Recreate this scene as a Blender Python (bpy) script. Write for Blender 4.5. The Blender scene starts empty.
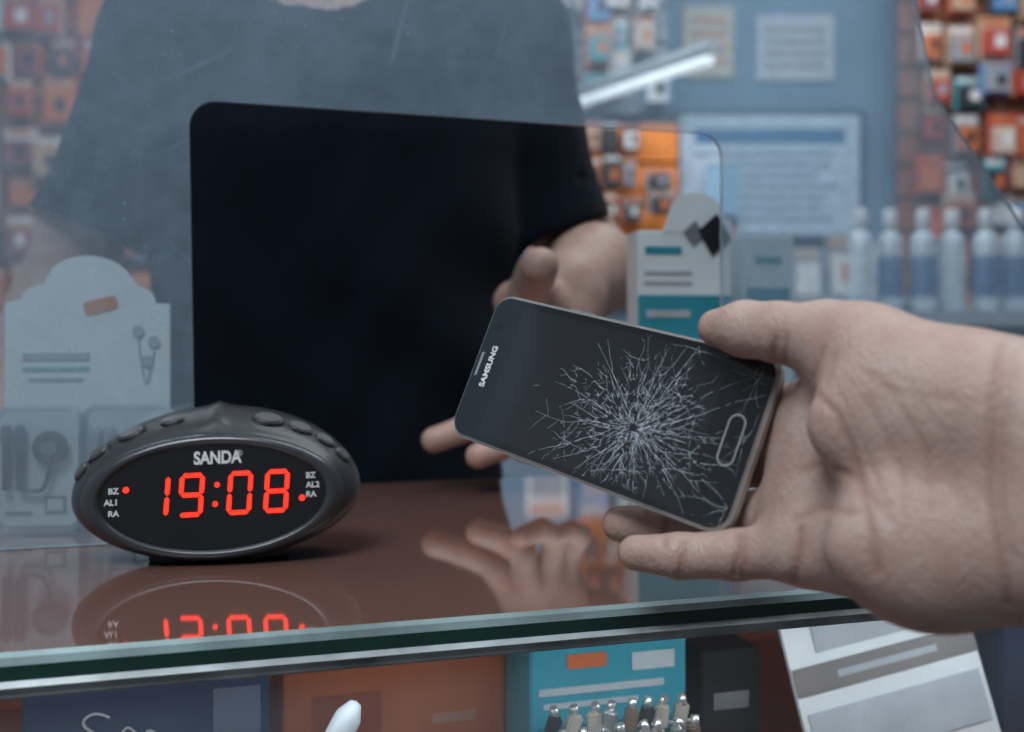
import bpy, bmesh, math, random
import numpy as np
from mathutils import Vector, Matrix, Euler
from mathutils.bvhtree import BVHTree
random.seed(7); np.random.seed(7)
ZC=1.12; F=995.56; HY=340.0
scene=bpy.context.scene
scene.view_settings.view_transform='Standard'

def S(px,py,d):            # surveyed point: (x right, y depth, z above eye level) in metres
    return ((px-512)/F*d, d, (HY-py)/F*d)
def W(p): return Vector((p[0],p[1],p[2]+ZC))
CA=math.atan(0.287)
def C(u,v,z):              # counter frame: u along counter, v depth from front edge, z above eye level
    return (math.cos(CA)*u-math.sin(CA)*v, 0.434+math.sin(CA)*u+math.cos(CA)*v, z)

# ---------------------------------------------------------------- materials
MATS={}
def mk(name,col,rough=.5,metal=0,var=.12,scale=30,bump=0,bscale=200,emit=0,ecol=None,spec=.5,coat=0,trans=0,sss=0,alpha=1,sheen=0):
    if name in MATS: return MATS[name]
    m=bpy.data.materials.new(name); m.use_nodes=True
    nt=m.node_tree; b=nt.nodes['Principled BSDF']
    tc=nt.nodes.new('ShaderNodeTexCoord')
    n=nt.nodes.new('ShaderNodeTexNoise'); n.inputs['Scale'].default_value=scale; n.inputs['Detail'].default_value=5
    nt.links.new(tc.outputs['Object'],n.inputs['Vector'])
    r=nt.nodes.new('ShaderNodeValToRGB')
    c=col
    r.color_ramp.elements[0].position=.3; r.color_ramp.elements[1].position=.7
    r.color_ramp.elements[0].color=(c[0]*(1-var),c[1]*(1-var),c[2]*(1-var),1)
    r.color_ramp.elements[1].color=(min(1,c[0]*(1+var)),min(1,c[1]*(1+var)),min(1,c[2]*(1+var)),1)
    nt.links.new(n.outputs['Fac'],r.inputs['Fac']); nt.links.new(r.outputs['Color'],b.inputs['Base Color'])
    b.inputs['Roughness'].default_value=rough; b.inputs['Metallic'].default_value=metal
    b.inputs['Specular IOR Level'].default_value=spec
    b.inputs['Coat Weight'].default_value=coat; b.inputs['Coat Roughness'].default_value=.05
    b.inputs['Transmission Weight'].default_value=trans
    b.inputs['Sheen Weight'].default_value=sheen
    if emit:
        b.inputs['Emission Color'].default_value=(*(ecol or col),1); b.inputs['Emission Strength'].default_value=emit
    if bump:
        n2=nt.nodes.new('ShaderNodeTexNoise'); n2.inputs['Scale'].default_value=bscale; n2.inputs['Detail'].default_value=6
        nt.links.new(tc.outputs['Object'],n2.inputs['Vector'])
        bp=nt.nodes.new('ShaderNodeBump'); bp.inputs['Strength'].default_value=bump; bp.inputs['Distance'].default_value=.001
        nt.links.new(n2.outputs['Fac'],bp.inputs['Height']); nt.links.new(bp.outputs['Normal'],b.inputs['Normal'])
    m.diffuse_color=(*col,1)
    MATS[name]=m; return m

def skin_mat(name,col,crease):
    m=bpy.data.materials.new(name); m.use_nodes=True; nt=m.node_tree; b=nt.nodes['Principled BSDF']
    tc=nt.nodes.new('ShaderNodeTexCoord')
    n=nt.nodes.new('ShaderNodeTexNoise'); n.inputs['Scale'].default_value=55; n.inputs['Detail'].default_value=7; n.inputs['Roughness'].default_value=.6
    nt.links.new(tc.outputs['Object'],n.inputs['Vector'])
    r=nt.nodes.new('ShaderNodeValToRGB'); r.color_ramp.elements[0].position=.30; r.color_ramp.elements[1].position=.70
    r.color_ramp.elements[0].color=(col[0]*.88,col[1]*.77,col[2]*.75,1); r.color_ramp.elements[1].color=(min(1,col[0]*1.08),col[1]*1.12,col[2]*1.12,1)
    nt.links.new(n.outputs['Fac'],r.inputs['Fac'])
    at=nt.nodes.new('ShaderNodeAttribute'); at.attribute_name='tint'
    mx=nt.nodes.new('ShaderNodeMix'); mx.data_type='RGBA'
    nt.links.new(at.outputs['Fac'],mx.inputs[0]); nt.links.new(r.outputs['Color'],mx.inputs[6]); mx.inputs[7].default_value=(*crease,1)
    nt.links.new(mx.outputs[2],b.inputs['Base Color'])
    b.inputs['Roughness'].default_value=.46; b.inputs['Specular IOR Level'].default_value=.4
    b.inputs['Subsurface Weight'].default_value=.12; b.inputs['Subsurface Radius'].default_value=(1,.4,.25); b.inputs['Subsurface Scale'].default_value=.003
    n2=nt.nodes.new('ShaderNodeTexNoise'); n2.inputs['Scale'].default_value=260; n2.inputs['Detail'].default_value=7
    v=nt.nodes.new('ShaderNodeTexVoronoi'); v.inputs['Scale'].default_value=900
    mp=nt.nodes.new('ShaderNodeMapping'); mp.inputs['Scale'].default_value=(1,1,.45)
    nt.links.new(tc.outputs['Object'],mp.inputs['Vector']); nt.links.new(mp.outputs[0],v.inputs['Vector'])
    nt.links.new(tc.outputs['Object'],n2.inputs['Vector'])
    ad=nt.nodes.new('ShaderNodeMath'); ad.operation='ADD'
    nt.links.new(n2.outputs['Fac'],ad.inputs[0]); nt.links.new(v.outputs['Distance'],ad.inputs[1])
    bp=nt.nodes.new('ShaderNodeBump'); bp.inputs['Strength'].default_value=.42; bp.inputs['Distance'].default_value=.0007
    nt.links.new(ad.outputs[0],bp.inputs['Height']); nt.links.new(bp.outputs['Normal'],b.inputs['Normal'])
    return m

def glass_mat(name,haze,hcol,scratch=True,gloss=.06,grough=.03,topglare=0):
    m=bpy.data.materials.new(name); m.use_nodes=True; nt=m.node_tree; nt.nodes.clear()
    N=nt.nodes.new; Lk=nt.links.new
    out=N('ShaderNodeOutputMaterial')
    tr=N('ShaderNodeBsdfTransparent'); tr.inputs[0].default_value=(.93,.96,.97,1)
    gl=N('ShaderNodeBsdfGlossy'); gl.inputs['Roughness'].default_value=grough
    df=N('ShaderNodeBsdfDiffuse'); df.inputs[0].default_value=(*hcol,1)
    tc=N('ShaderNodeTexCoord')
    n=N('ShaderNodeTexNoise'); n.inputs['Scale'].default_value=9; n.inputs['Detail'].default_value=12; n.inputs['Roughness'].default_value=.8
    Lk(tc.outputs['Object'],n.inputs['Vector'])
    mr=N('ShaderNodeMapRange'); mr.inputs['From Min'].default_value=.33; mr.inputs['From Max'].default_value=.68
    mr.inputs['To Min'].default_value=haze*.5; mr.inputs['To Max'].default_value=haze*1.5
    Lk(n.outputs['Fac'],mr.inputs['Value'])
    fac=mr.outputs[0]
    def addf(o):
        nonlocal fac
        a=N('ShaderNodeMath'); a.operation='ADD'; Lk(fac,a.inputs[0]); Lk(o,a.inputs[1]); fac=a.outputs[0]
    def rng(o,a,b,c,d):
        q=N('ShaderNodeMapRange'); 
        for k,x in zip(('From Min','From Max','To Min','To Max'),(a,b,c,d)): q.inputs[k].default_value=x
        Lk(o,q.inputs['Value']); return q.outputs[0]
    if scratch:
        for sc_,rad,amt in ((60,.055,3.0),(110,.09,2.2),(260,.13,1.6)):     # dust specks
            v=N('ShaderNodeTexVoronoi'); v.inputs['Scale'].default_value=sc_; Lk(tc.outputs['Object'],v.inputs['Vector'])
            addf(rng(v.outputs['Distance'],0,rad,haze*amt,0))
        for ang,st,th,am in ((.5,(6,1,150),.69,.35),(-.7,(7,1,190),.69,.35),(1.3,(5,1,120),.70,.35),(.1,(30,1,200),.68,.3)):   # fine scratches
            mp=N('ShaderNodeMapping'); mp.inputs['Rotation'].default_value=(0,ang,0); Lk(tc.outputs['Object'],mp.inputs['Vector'])
            mp2=N('ShaderNodeMapping'); mp2.inputs['Scale'].default_value=st; Lk(mp.outputs[0],mp2.inputs['Vector'])
            ns=N('ShaderNodeTexNoise'); ns.inputs['Scale'].default_value=1.6; ns.inputs['Detail'].default_value=2; Lk(mp2.outputs[0],ns.inputs['Vector'])
            addf(rng(ns.outputs['Fac'],th,th+.05,0,haze*am))
    if topglare:
        sx=N('ShaderNodeSeparateXYZ'); Lk(tc.outputs['Object'],sx.inputs[0]); addf(rng(sx.outputs['Z'],.02,.35,0,topglare))  # glare painted into the haze, stronger towards the top
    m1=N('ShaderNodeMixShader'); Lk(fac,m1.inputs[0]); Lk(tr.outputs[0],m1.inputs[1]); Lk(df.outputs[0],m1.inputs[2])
    m2=N('ShaderNodeMixShader'); m2.inputs[0].default_value=gloss
    Lk(m1.outputs[0],m2.inputs[1]); Lk(gl.outputs[0],m2.inputs[2])
    Lk(m2.outputs[0],out.inputs[0]); return m

# ---------------------------------------------------------------- object helpers
def empty(name,mat=None):
    e=bpy.data.objects.new(name,None); e.empty_display_size=.02
    scene.collection.objects.link(e)
    if mat is not None: e.matrix_world=mat
    return e
def link(o,parent=None):
    scene.collection.objects.link(o)
    if parent: o.parent=parent
    return o
def meshobj(name,verts,faces,mats,parent=None,smooth=False,midx=None):
    me=bpy.data.meshes.new(name); me.from_pydata([tuple(v) for v in verts],[],[tuple(f) for f in faces])
    if not isinstance(mats,(list,tuple)): mats=[mats]
    for m in mats: me.materials.append(m)
    if midx is not None: me.polygons.foreach_set('material_index',midx)
    if smooth: me.polygons.foreach_set('use_smooth',[True]*len(me.polygons))
    me.update()
    return link(bpy.data.objects.new(name,me),parent)
def box(name,c,size,mat,parent=None,rz=0,bevel=0,rx=0,ry=0,local=False):
    bm=bmesh.new(); bmesh.ops.create_cube(bm,size=1)
    for v in bm.verts: v.co=Vector((v.co.x*size[0],v.co.y*size[1],v.co.z*size[2]))
    if bevel: bmesh.ops.bevel(bm,geom=bm.edges[:],offset=bevel,segments=2,affect='EDGES')
    me=bpy.data.meshes.new(name); bm.to_mesh(me); bm.free(); me.materials.append(mat)
    o=link(bpy.data.objects.new(name,me),parent)
    o.location=Vector(c) if local else W(c); o.rotation_euler=(rx,ry,rz); return o
def cyl(name,c,r,h,mat,parent=None,r2=None,seg=32,rot=(0,0,0),local=False,bevel=0,scale=(1,1,1)):
    bm=bmesh.new(); bmesh.ops.create_cone(bm,cap_ends=True,segments=seg,radius1=r,radius2=r if r2 is None else r2,depth=h)
    if bevel: bmesh.ops.bevel(bm,geom=[e for e in bm.edges if abs(e.verts[0].co.z-e.verts[1].co.z)<1e-6],offset=bevel,segments=3,affect='EDGES')
    me=bpy.data.meshes.new(name); bm.to_mesh(me); bm.free(); me.materials.append(mat)
    for p in me.polygons: p.use_smooth=abs(p.normal.z)<.9
    o=link(bpy.data.objects.new(name,me),parent); o.location=Vector(c) if local else W(c); o.rotation_euler=rot; o.scale=scale; return o
def lathe(name,prof,c,mat,parent=None,seg=28,local=False):
    vs=[];fs=[]
    for (r,z) in prof:
        for i in range(seg):
            a=2*math.pi*i/seg; vs.append((r*math.cos(a),r*math.sin(a),z))
    for j in range(len(prof)-1):
        for i in range(seg):
            k=(i+1)%seg; fs.append((j*seg+i,j*seg+k,(j+1)*seg+k,(j+1)*seg+i))
    o=meshobj(name,vs,fs,mat,parent,smooth=True); o.location=Vector(c) if local else W(c); return o
def text(name,s,size,mat,parent,mtx,extrude=.0001,align='CENTER',bold=0,sx=1):
    cu=bpy.data.curves.new(name,'FONT'); cu.body=s; cu.size=size; cu.extrude=extrude; cu.align_x=align; cu.align_y='CENTER'; cu.offset=bold
    cu.materials.append(mat)
    o=link(bpy.data.objects.new(name,cu),parent); o.matrix_local=mtx@Matrix.Diagonal((sx,1,1,1)); return o
def prism(name,pts,th,mats,mtx,parent=None,sidemat=0,bevel=0):
    """2D outline pts (x,z) extruded along +y by th"""
    n=len(pts); vs=[(p[0],0,p[1]) for p in pts]+[(p[0],th,p[1]) for p in pts]
    fs=[tuple(range(n)),tuple(range(2*n-1,n-1,-1))]+[(i,i+n,(i+1)%n+n,(i+1)%n) for i in range(n)]
    o=meshobj(name,vs,fs,mats,parent,midx=[0,0]+[sidemat]*n)
    bm=bmesh.new(); bm.from_mesh(o.data); bmesh.ops.recalc_face_normals(bm,faces=bm.faces[:])
    if bevel:
        bmesh.ops.bevel(bm,geom=[e for e in bm.edges if abs(e.verts[0].co.y-e.verts[1].co.y)<1e-7],offset=bevel,segments=3,affect='EDGES')
    bm.to_mesh(o.data); bm.free()
    o.matrix_local=mtx; return o
def rrect(w,h,r,seg=6,cx=0,cz=0):
    pts=[]
    for (sx,sz,a0) in ((1,1,0),(-1,1,90),(-1,-1,180),(1,-1,270)):
        for i in range(seg+1):
            a=math.radians(a0+90*i/seg); pts.append((cx+sx*(w/2-r)+r*math.cos(a),cz+sz*(h/2-r)+r*math.sin(a)))
    return pts
def TM(p,rz=0,rx=0,ry=0): return Matrix.Translation(W(p))@Euler((rx,ry,rz)).to_matrix().to_4x4()

# ---------------------------------------------------------------- SDF sculpting
class G:
    def __init__(s,lo,hi,h):
        s.lo=np.array(lo,np.float32); s.h=h
        ax=[np.arange(lo[i],hi[i],h,dtype=np.float32) for i in range(3)]
        s.X=ax[0][:,None,None]; s.Y=ax[1][None,:,None]; s.Z=ax[2][None,None,:]
def smin(a,b,k):
    h=np.clip(.5+.5*(b-a)/k,0,1); return b*(1-h)+a*h-k*h*(1-h)
def rc(g,a,b,ra,rb):
    ba=[b[i]-a[i] for i in range(3)]; L=sum(t*t for t in ba)+1e-12
    x=g.X-a[0]; y=g.Y-a[1]; z=g.Z-a[2]
    t=np.clip((x*ba[0]+y*ba[1]+z*ba[2])/L,0,1).astype(np.float32)
    return np.sqrt((x-t*ba[0])**2+(y-t*ba[1])**2+(z-t*ba[2])**2)-(ra+(rb-ra)*t)
def ell(g,c,r):
    x=g.X-c[0]; y=g.Y-c[1]; z=g.Z-c[2]
    k0=np.sqrt((x/r[0])**2+(y/r[1])**2+(z/r[2])**2); k1=np.sqrt((x/r[0]**2)**2+(y/r[1]**2)**2+(z/r[2]**2)**2)+1e-6
    return k0*(k0-1)/k1
def chain(g,pts,rads,k=.004):
    d=None
    for i in range(len(pts)-1):
        e=rc(g,pts[i],pts[i+1],rads[i],rads[i+1]); d=e if d is None else smin(d,e,k)
    return d
def nets(Fv,g):
    nx,ny,nz=Fv.shape; cs=(nx-1,ny-1,nz-1)
    acc=[np.zeros(cs,np.float32) for _ in range(3)]; cnt=np.zeros(cs,np.float32)
    for ax in range(3):
        o=[a for a in range(3) if a!=ax]
        for i in (0,1):
            for j in (0,1):
                s0=[0,0,0]; s0[o[0]]=i; s0[o[1]]=j; s1=list(s0); s1[ax]=1
                f0=Fv[tuple(slice(s0[q],s0[q]+cs[q]) for q in range(3))]; f1=Fv[tuple(slice(s1[q],s1[q]+cs[q]) for q in range(3))]
                m=((f0<0)!=(f1<0)); t=np.where(m,f0/np.where(m,f0-f1,1),0)
                for q in range(3):
                    if q==ax: acc[q]+=t
                    else: acc[q]+=m*np.float32(s0[q])
                cnt+=m
    act=cnt>0; ids=-np.ones(cs,np.int64); n=int(act.sum()); ids[act]=np.arange(n)
    I=np.argwhere(act); c=cnt[act]
    V=np.stack([(I[:,q]+acc[q][act]/c)*g.h+g.lo[q] for q in range(3)],1)
    V[:,2]+=ZC
    quads=[]
    for ax in range(3):
        o=[(1,2),(2,0),(0,1)][ax]
        sl0=[slice(1,-1)]*3; sl0[ax]=slice(0,-1); sl1=[slice(1,-1)]*3; sl1[ax]=slice(1,None)
        a=Fv[tuple(sl0)]<0; b=Fv[tuple(sl1)]<0
        E=np.argwhere(a!=b); sg=a[a!=b]
        base=E.copy(); base[:,o[0]]+=1; base[:,o[1]]+=1
        def cell(d0,d1):
            q=base.copy(); q[:,o[0]]-=d0; q[:,o[1]]-=d1; return ids[q[:,0],q[:,1],q[:,2]]
        q=np.stack([cell(1,1),cell(0,1),cell(0,0),cell(1,0)],1)
        q[~sg]=q[~sg][:,::-1]; quads.append(q)
    Q=np.concatenate(quads); Q=Q[(Q>=0).all(1)]
    return V,Q
def sculpt(name,Fv,g,mat,parent=None,relax=2):
    V,Q=nets(Fv.astype(np.float32),g)
    for _ in range(relax):     # light Laplacian relax
        A=np.zeros_like(V); c=np.zeros(len(V))
        for k in range(4):
            np.add.at(A,Q[:,k],V[Q[:,(k+1)%4]]); np.add.at(A,Q[:,k],V[Q[:,(k-1)%4]]); np.add.at(c,Q[:,k],2)
        c[c==0]=1; V=V*.5+.5*A/c[:,None]
    me=bpy.data.meshes.new(name); me.vertices.add(len(V)); me.vertices.foreach_set('co',V.astype(np.float32).ravel())
    me.loops.add(len(Q)*4); me.loops.foreach_set('vertex_index',Q.ravel().astype(np.int32))
    me.polygons.add(len(Q)); me.polygons.foreach_set('loop_start',np.arange(0,len(Q)*4,4,dtype=np.int32))
    me.polygons.foreach_set('use_smooth',np.ones(len(Q),bool))
    me.materials.append(mat); me.update(calc_edges=True); me.validate()
    return link(bpy.data.objects.new(name,me),parent)
def crease(o,lines,w=.0016,depth=.0012,tintspots=()):
    me=o.data; n=len(me.vertices); co=np.empty(n*3,np.float32); me.vertices.foreach_get('co',co); co=co.reshape(-1,3)
    no=np.empty(n*3,np.float32); me.vertices.foreach_get('normal',no); no=no.reshape(-1,3)
    bv=BVHTree.FromObject(o,bpy.context.evaluated_depsgraph_get())
    tint=np.zeros(n,np.float32); disp=np.zeros(n,np.float32); cam=Vector((0,0,ZC))
    for (pl,wm,dm) in lines:
        P=[]
        for i in range(len(pl)-1):
            m=max(2,int(math.dist(pl[i],pl[i+1])/3))
            for t in range(m+1):
                x=pl[i][0]+(pl[i+1][0]-pl[i][0])*t/m; y=pl[i][1]+(pl[i+1][1]-pl[i][1])*t/m
                h=bv.ray_cast(cam,Vector(((x-512)/F,1,(HY-y)/F)).normalized())
                if h[0]: P.append(h[0])
        if not P: continue
        dm2=np.full(n,1e9,np.float32)
        for p in P: dm2=np.minimum(dm2,((co-np.array(p,np.float32))**2).sum(1))
        e=np.exp(-dm2/(w*wm)**2); disp=np.maximum(disp,e*dm); tint=np.maximum(tint,e*.6*min(1,dm))
    for (c,r,s) in tintspots:
        c=np.array((c[0],c[1],c[2]+ZC),np.float32); tint=np.maximum(tint,s*np.exp(-((co-c)**2).sum(1)/(r*r)))
    co-=no*(disp*depth)[:,None]; me.vertices.foreach_set('co',co.ravel())
    at=me.attributes.new('tint','FLOAT','POINT'); at.data.foreach_set('value',tint); me.update()

# ---------------------------------------------------------------- palette
m_skin=skin_mat('skin_customer',(.47,.335,.285),(.28,.13,.10))
m_skin2=skin_mat('skin_shopkeeper',(.50,.34,.28),(.34,.17,.13))
m_nail=mk('nail',(.52,.38,.34),.3,coat=.2)
m_navy=mk('navy_cotton',(.0050,.0085,.0165),.95,bump=.4,bscale=900,scale=60,sheen=.05,spec=.12)
m_denim=mk('dark_denim',(.02,.025,.05),.9,bump=.3)
m_black=mk('black_plastic',(.012,.013,.015),.4)
m_shell=mk('charcoal_plastic',(.030,.033,.038),.36,bump=.08,bscale=1500,coat=.1)
m_bezel=mk('gunmetal_plastic',(.050,.055,.064),.28,metal=.25,coat=.2)
m_btn=mk('button_plastic',(.075,.080,.090),.3,coat=.3)
m_btnrim=mk('button_rim',(.008,.008,.010),.35)
m_disp=mk('display_window',(.004,.004,.005),.08,coat=1)
m_red=mk('red_led',(.9,.02,.01),.5,emit=2.2,ecol=(1,.022,.008),var=.02)
m_whitep=mk('white_print',(.75,.77,.8),.5)
m_white=mk('white_card',(.80,.85,.87),.5,var=.05)
m_silver=mk('silver_metal',(.62,.62,.62),.28,metal=.8)
m_orange=mk('orange_laminate',(.50,.12,.03),.45,scale=6)
m_teal=mk('teal_print',(.03,.27,.35),.45)
m_dteal=mk('dark_teal_print',(.01,.16,.22),.45)
m_grey=mk('grey_print',(.20,.21,.23),.5)
m_lgrey=mk('light_grey_print',(.42,.46,.49),.5)
m_dblue=mk('dark_blue_card',(.008,.014,.04),.35)
m_clear=glass_mat('clear_blister',.16,(.85,.9,.95),False,.14,.08)

# ---------------------------------------------------------------- room
def roombox(n,c,s,m): return box(n,c,s,m)
m_wall=mk('wall_paint_blue',(.17,.27,.37),.8,scale=3)
m_wallw=mk('wall_paint_grey',(.38,.40,.43),.8,scale=3)
m_floor=mk('floor_tile',(.20,.19,.18),.35,scale=4)
m_ceil=mk('ceiling_paint',(.6,.6,.6),.9)
fl=-ZC
roombox('floor',(0.2,.7,fl-.05),(5.2,5.4,.1),m_floor)
roombox('ceiling',(0.2,.7,1.68),(5.2,5.4,.1),m_ceil)
roombox('wall_back',(0.2,3.4,(1.63+fl)/2),(5.2,.1,1.63-fl),m_wall)
roombox('wall_front',(0.2,-2.0,(1.63+fl)/2),(5.2,.1,1.63-fl),m_wallw)
roombox('wall_left',(-2.4,.7,(1.63+fl)/2),(.1,5.4,1.63-fl),m_wallw)
roombox('wall_right',(2.8,.7,(1.63+fl)/2),(.1,5.4,1.63-fl),m_wallw)
m_base=mk('baseboard_paint',(.3,.3,.32),.5)
box('baseboard_back',(0.2,3.34,fl+.05),(5.1,.02,.1),m_base)

# ---------------------------------------------------------------- counter
m_top=mk('brown_glass_top',(.185,.095,.075),.05,scale=2.5,var=.15,coat=1,spec=.7)
m_gedge=mk('green_glass_edge',(.008,.045,.036),.12,coat=1,var=.4,scale=15)
m_hl=mk('glass_bevel_highlight',(.22,.30,.31),.25,var=.45,scale=22,coat=.5)  # pale colour paints the reflection along the chamfer
m_rail=mk('aluminium_rail',(.36,.41,.43),.4,metal=.1,var=.5,scale=30)
cn=empty('display_counter')
UL,UR,VD=-1.3,1.7,.417
def cbox(name,u0,u1,v0,v1,z0,z1,mat,parent=cn,bevel=0):
    return box(name,C((u0+u1)/2,(v0+v1)/2,(z0+z1)/2),(u1-u0,v1-v0,z1-z0),mat,parent,rz=CA,bevel=bevel)
ct=-.12
cbox('top_panel',UL,UR,.004,VD,ct-.009,ct,m_top)
def strip(name,prof,mat):
    vs=[];
    for u in (UL,UR):
        for (v,z) in prof: vs.append(W(C(u,v,z)))
    n=len(prof); fs=[(i,i+1,n+i+1,n+i) for i in range(n-1)]
    return meshobj(name,vs,fs,mat,cn)
strip('top_bevel',[(.004,ct+.0001),(-.0005,ct-.0008),(-.0015,ct-.0038)],m_hl)
strip('glass_edge',[(-.0015,ct-.0038),(-.001,ct-.0098),(.004,ct-.0100)],m_gedge)
strip('lower_bevel',[(-.0010,ct-.0098),(-.0030,ct-.0118),(-.0005,ct-.0130)],m_rail)
cbox('rail',UL,UR,-.0005,.02,ct-.0170,ct-.0110,m_rail,bevel=.001)
m_fg=glass_mat('case_front_glass',.06,(.6,.75,.85),True,.07)
cbox('front_glass',UL,UR,.004,.009,-.62,ct-.0178,m_fg)
cbox('shelf',UL,UR,.012,VD-.02,-.285,-.275,m_orange)
cbox('back_panel',UL,UR,VD-.018,VD-.002,fl,ct-.01,m_orange)
cbox('lower_cabinet',UL,UR,.012,VD-.02,fl+.001,-.62,mk('cabinet_laminate',(.10,.11,.14),.5))
cbox('side_left',UL,UL+.015,.01,VD-.02,-.62,ct-.01,m_orange)
cbox('side_right',UR-.015,UR,.01,VD-.02,-.62,ct-.01,m_orange)

# case contents --------------------------------------------------
zs=-.275
def standbox(name,px0,px1,pytop,d,depth,mat,rz=CA,zb=zs,lean=0):
    x0=(px0-512)/F*d; x1=(px1-512)/F*d; zt=(HY-pytop)/F*d
    e=empty(name,TM(((x0+x1)/2,d,zb),rz,rx=lean))
    w=(x1-x0)/math.cos(rz); h=zt-zb
    box('carton',(0,depth/2,h/2),(w,depth,h),mat,e,local=True,bevel=.001)
    return e,w,h
def fr(x,z,y=-.0006): return Matrix.Translation((x,y,z))@Matrix.Rotation(math.pi/2,4,'X')
def panel(e,name,x,z,w,h,mat,y=-.0008,r=.0005): return prism(name,rrect(w,h,min(r,w/2.1,h/2.1),3,x,z),.0006,mat,Matrix.Translation((0,y,0)),e)
def tube(name,pts,r,mat,parent=None,cyc=False,sm=True):
    cu=bpy.data.curves.new(name,'CURVE'); cu.dimensions='3D'; cu.bevel_depth=r; cu.bevel_resolution=3
    sp=cu.splines.new('NURBS' if sm else 'POLY'); sp.points.add(len(pts)-1)
    for i,p in enumerate(pts): sp.points[i].co=(p[0],p[1],p[2],1)
    if sm: sp.use_endpoint_u=True; sp.order_u=3
    sp.use_cyclic_u=cyc; cu.materials.append(mat)
    return link(bpy.data.objects.new(name,cu),parent)
e,w,h=standbox('dark_blue_carton',38,262,684,.478,.06,m_dblue)
tube('print_swirl',[(-.018,-.001,h-.014),(-.024,-.001,h-.010),(-.031,-.001,h-.015),(-.026,-.001,h-.020),(-.019,-.001,h-.025),(-.026,-.001,h-.031),(-.034,-.001,h-.026)],.0008,m_grey,e)
tube('print_swirl_2',[(-.014,-.001,h-.028),(-.012,-.001,h-.018),(-.006,-.001,h-.022),(-.004,-.001,h-.028),(.0,-.001,h-.019),(.006,-.001,h-.028)],.0007,m_grey,e)
panel(e,'print_corner',w*.36,h-.02,w*.2,.03,mk('slate_print',(.05,.06,.09),.4))
e,w,h=standbox('teal_accessory_carton',530,690,640,.56,.05,m_teal)
panel(e,'print_label',-w*.15,h-.010,w*.25,.008,m_orange)
panel(e,'print_label_2',w*.28,h-.013,w*.28,.010,m_lgrey)
panel(e,'print_window',0,h-.070,w*.92,.050,m_dteal)
panel(e,'print_stripe',-w*.05,h-.026,w*.8,.004,m_lgrey); panel(e,'print_stripe_2',-w*.12,h-.034,w*.6,.003,m_lgrey)
e=empty('charging_plug_assortment',TM(S(622,716,.525),CA))
m_beige=mk('beige_plastic',(.36,.32,.27),.4); m_brown=mk('brown_plastic',(.16,.11,.08),.4)
for k in range(16):
    x=-.037+.0105*(k%8)+random.uniform(-.002,.002); yy=-.012+.016*(k//8); zz=-.010+.006*(k//8)
    box('plug_%d'%k,(x,yy,zz),(.0075,.006,.013),(m_beige,m_silver,m_brown,m_black,m_beige)[k%5],e,local=True,bevel=.0012,rz=random.uniform(-.7,.7),ry=random.uniform(-.5,.5))
    cyl('plug_tip_%d'%k,(x+.001,yy,zz+.008),.0022,.006,m_silver,e,local=True,rot=(random.uniform(-.5,.5),random.uniform(-.5,.5),0),seg=12)
    tube('lead_%d'%k,[(x,yy,zz-.004),(x+.006,yy-.003,zz-.002),(x+.009,yy,zz-.008),(x+.003,yy+.003,zz-.010)],.0011,m_beige if k%2 else m_grey,e)
box('tray',(0,.0,-.030),(.10,.04,.022),m_lgrey,e,local=True,bevel=.001)
box('tray_foot',(0,.004,-.052),(.08,.03,.022),m_grey,e,local=True)
e=empty('printed_leaflet',TM((.243,.585,zs+.002),CA,rx=-.25,ry=-.14))
box('sheet',(0,.002,.065),(.128,.003,.130),m_white,e,local=True)
panel(e,'photo_area',.0,.110,.09,.026,m_lgrey); panel(e,'photo_dark',-.01,.119,.07,.012,m_black,y=-.0012)
panel(e,'band',0,.083,.127,.016,mk('taupe_print',(.22,.20,.19),.5)); panel(e,'lower',0,.05,.12,.03,mk('pale_print',(.5,.55,.6),.5))
panel(e,'band_text',0,.083,.07,.004,m_lgrey,y=-.0014)
e,w,h=standbox('navy_blister_carton',995,1100,615,.62,.05,m_dblue)
e=empty('white_stylus_sleeve',TM(S(330,752,.47),CA,ry=.5))
lathe('body',[(0,-.03),(.005,-.03),(.0065,0),(.0065,.018),(.003,.025),(0,.026)],(0,0,.0),m_lgrey,e,local=True)
lathe('foot',[(0,-.05),(.012,-.05),(.012,-.046),(.004,-.03),(0,-.03)],(0,0,.0),m_black,e,local=True)
e,w,h=standbox('black_gadget_case',700,762,650,.60,.04,m_black)
panel(e,'print_title_bar',0,h-.03,w*.6,.01,m_grey)
e,w,h=standbox('orange_carton',290,505,664,.60,.05,mk('burnt_orange_card',(.50,.14,.045),.5))
panel(e,'print_a',-.03,h-.03,w*.3,.03,mk('deep_orange_print',(.32,.08,.03),.5)); panel(e,'print_b',.035,h-.035,w*.2,.006,mk('peach_print',(.5,.28,.18),.5))

# ---------------------------------------------------------------- glass partition
m_pane=glass_mat('scuffed_acrylic',.165,(.42,.57,.72),True,.05,.04,topglare=.11)
m_pedge=mk('acrylic_edge',(.30,.37,.42),.3,var=.2)
vp=.2085
def arc(cx,cz,r,a0,a1,n=8): return [(cx+r*math.cos(math.radians(a0+(a1-a0)*i/n)),cz+r*math.sin(math.radians(a0+(a1-a0)*i/n))) for i in range(n+1)]
pb=ct+.0005
outl=[(-1.0,pb),(-1.0,.5),(.33,.5),(.362,.288),(.388,.183),(.461,.096),(.503,.031),(.53,pb),(.212,pb)]
outl+=arc(.212-.016,.143-.016,.016,0,90)+arc(-.141+.016,.144-.016,.016,90,180)+[(-.137,pb)]
o=prism('glass_partition',outl,.003,[m_pane,m_pedge],TM((C(0,vp,0)[0],C(0,vp,0)[1],0),CA),sidemat=1)

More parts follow.
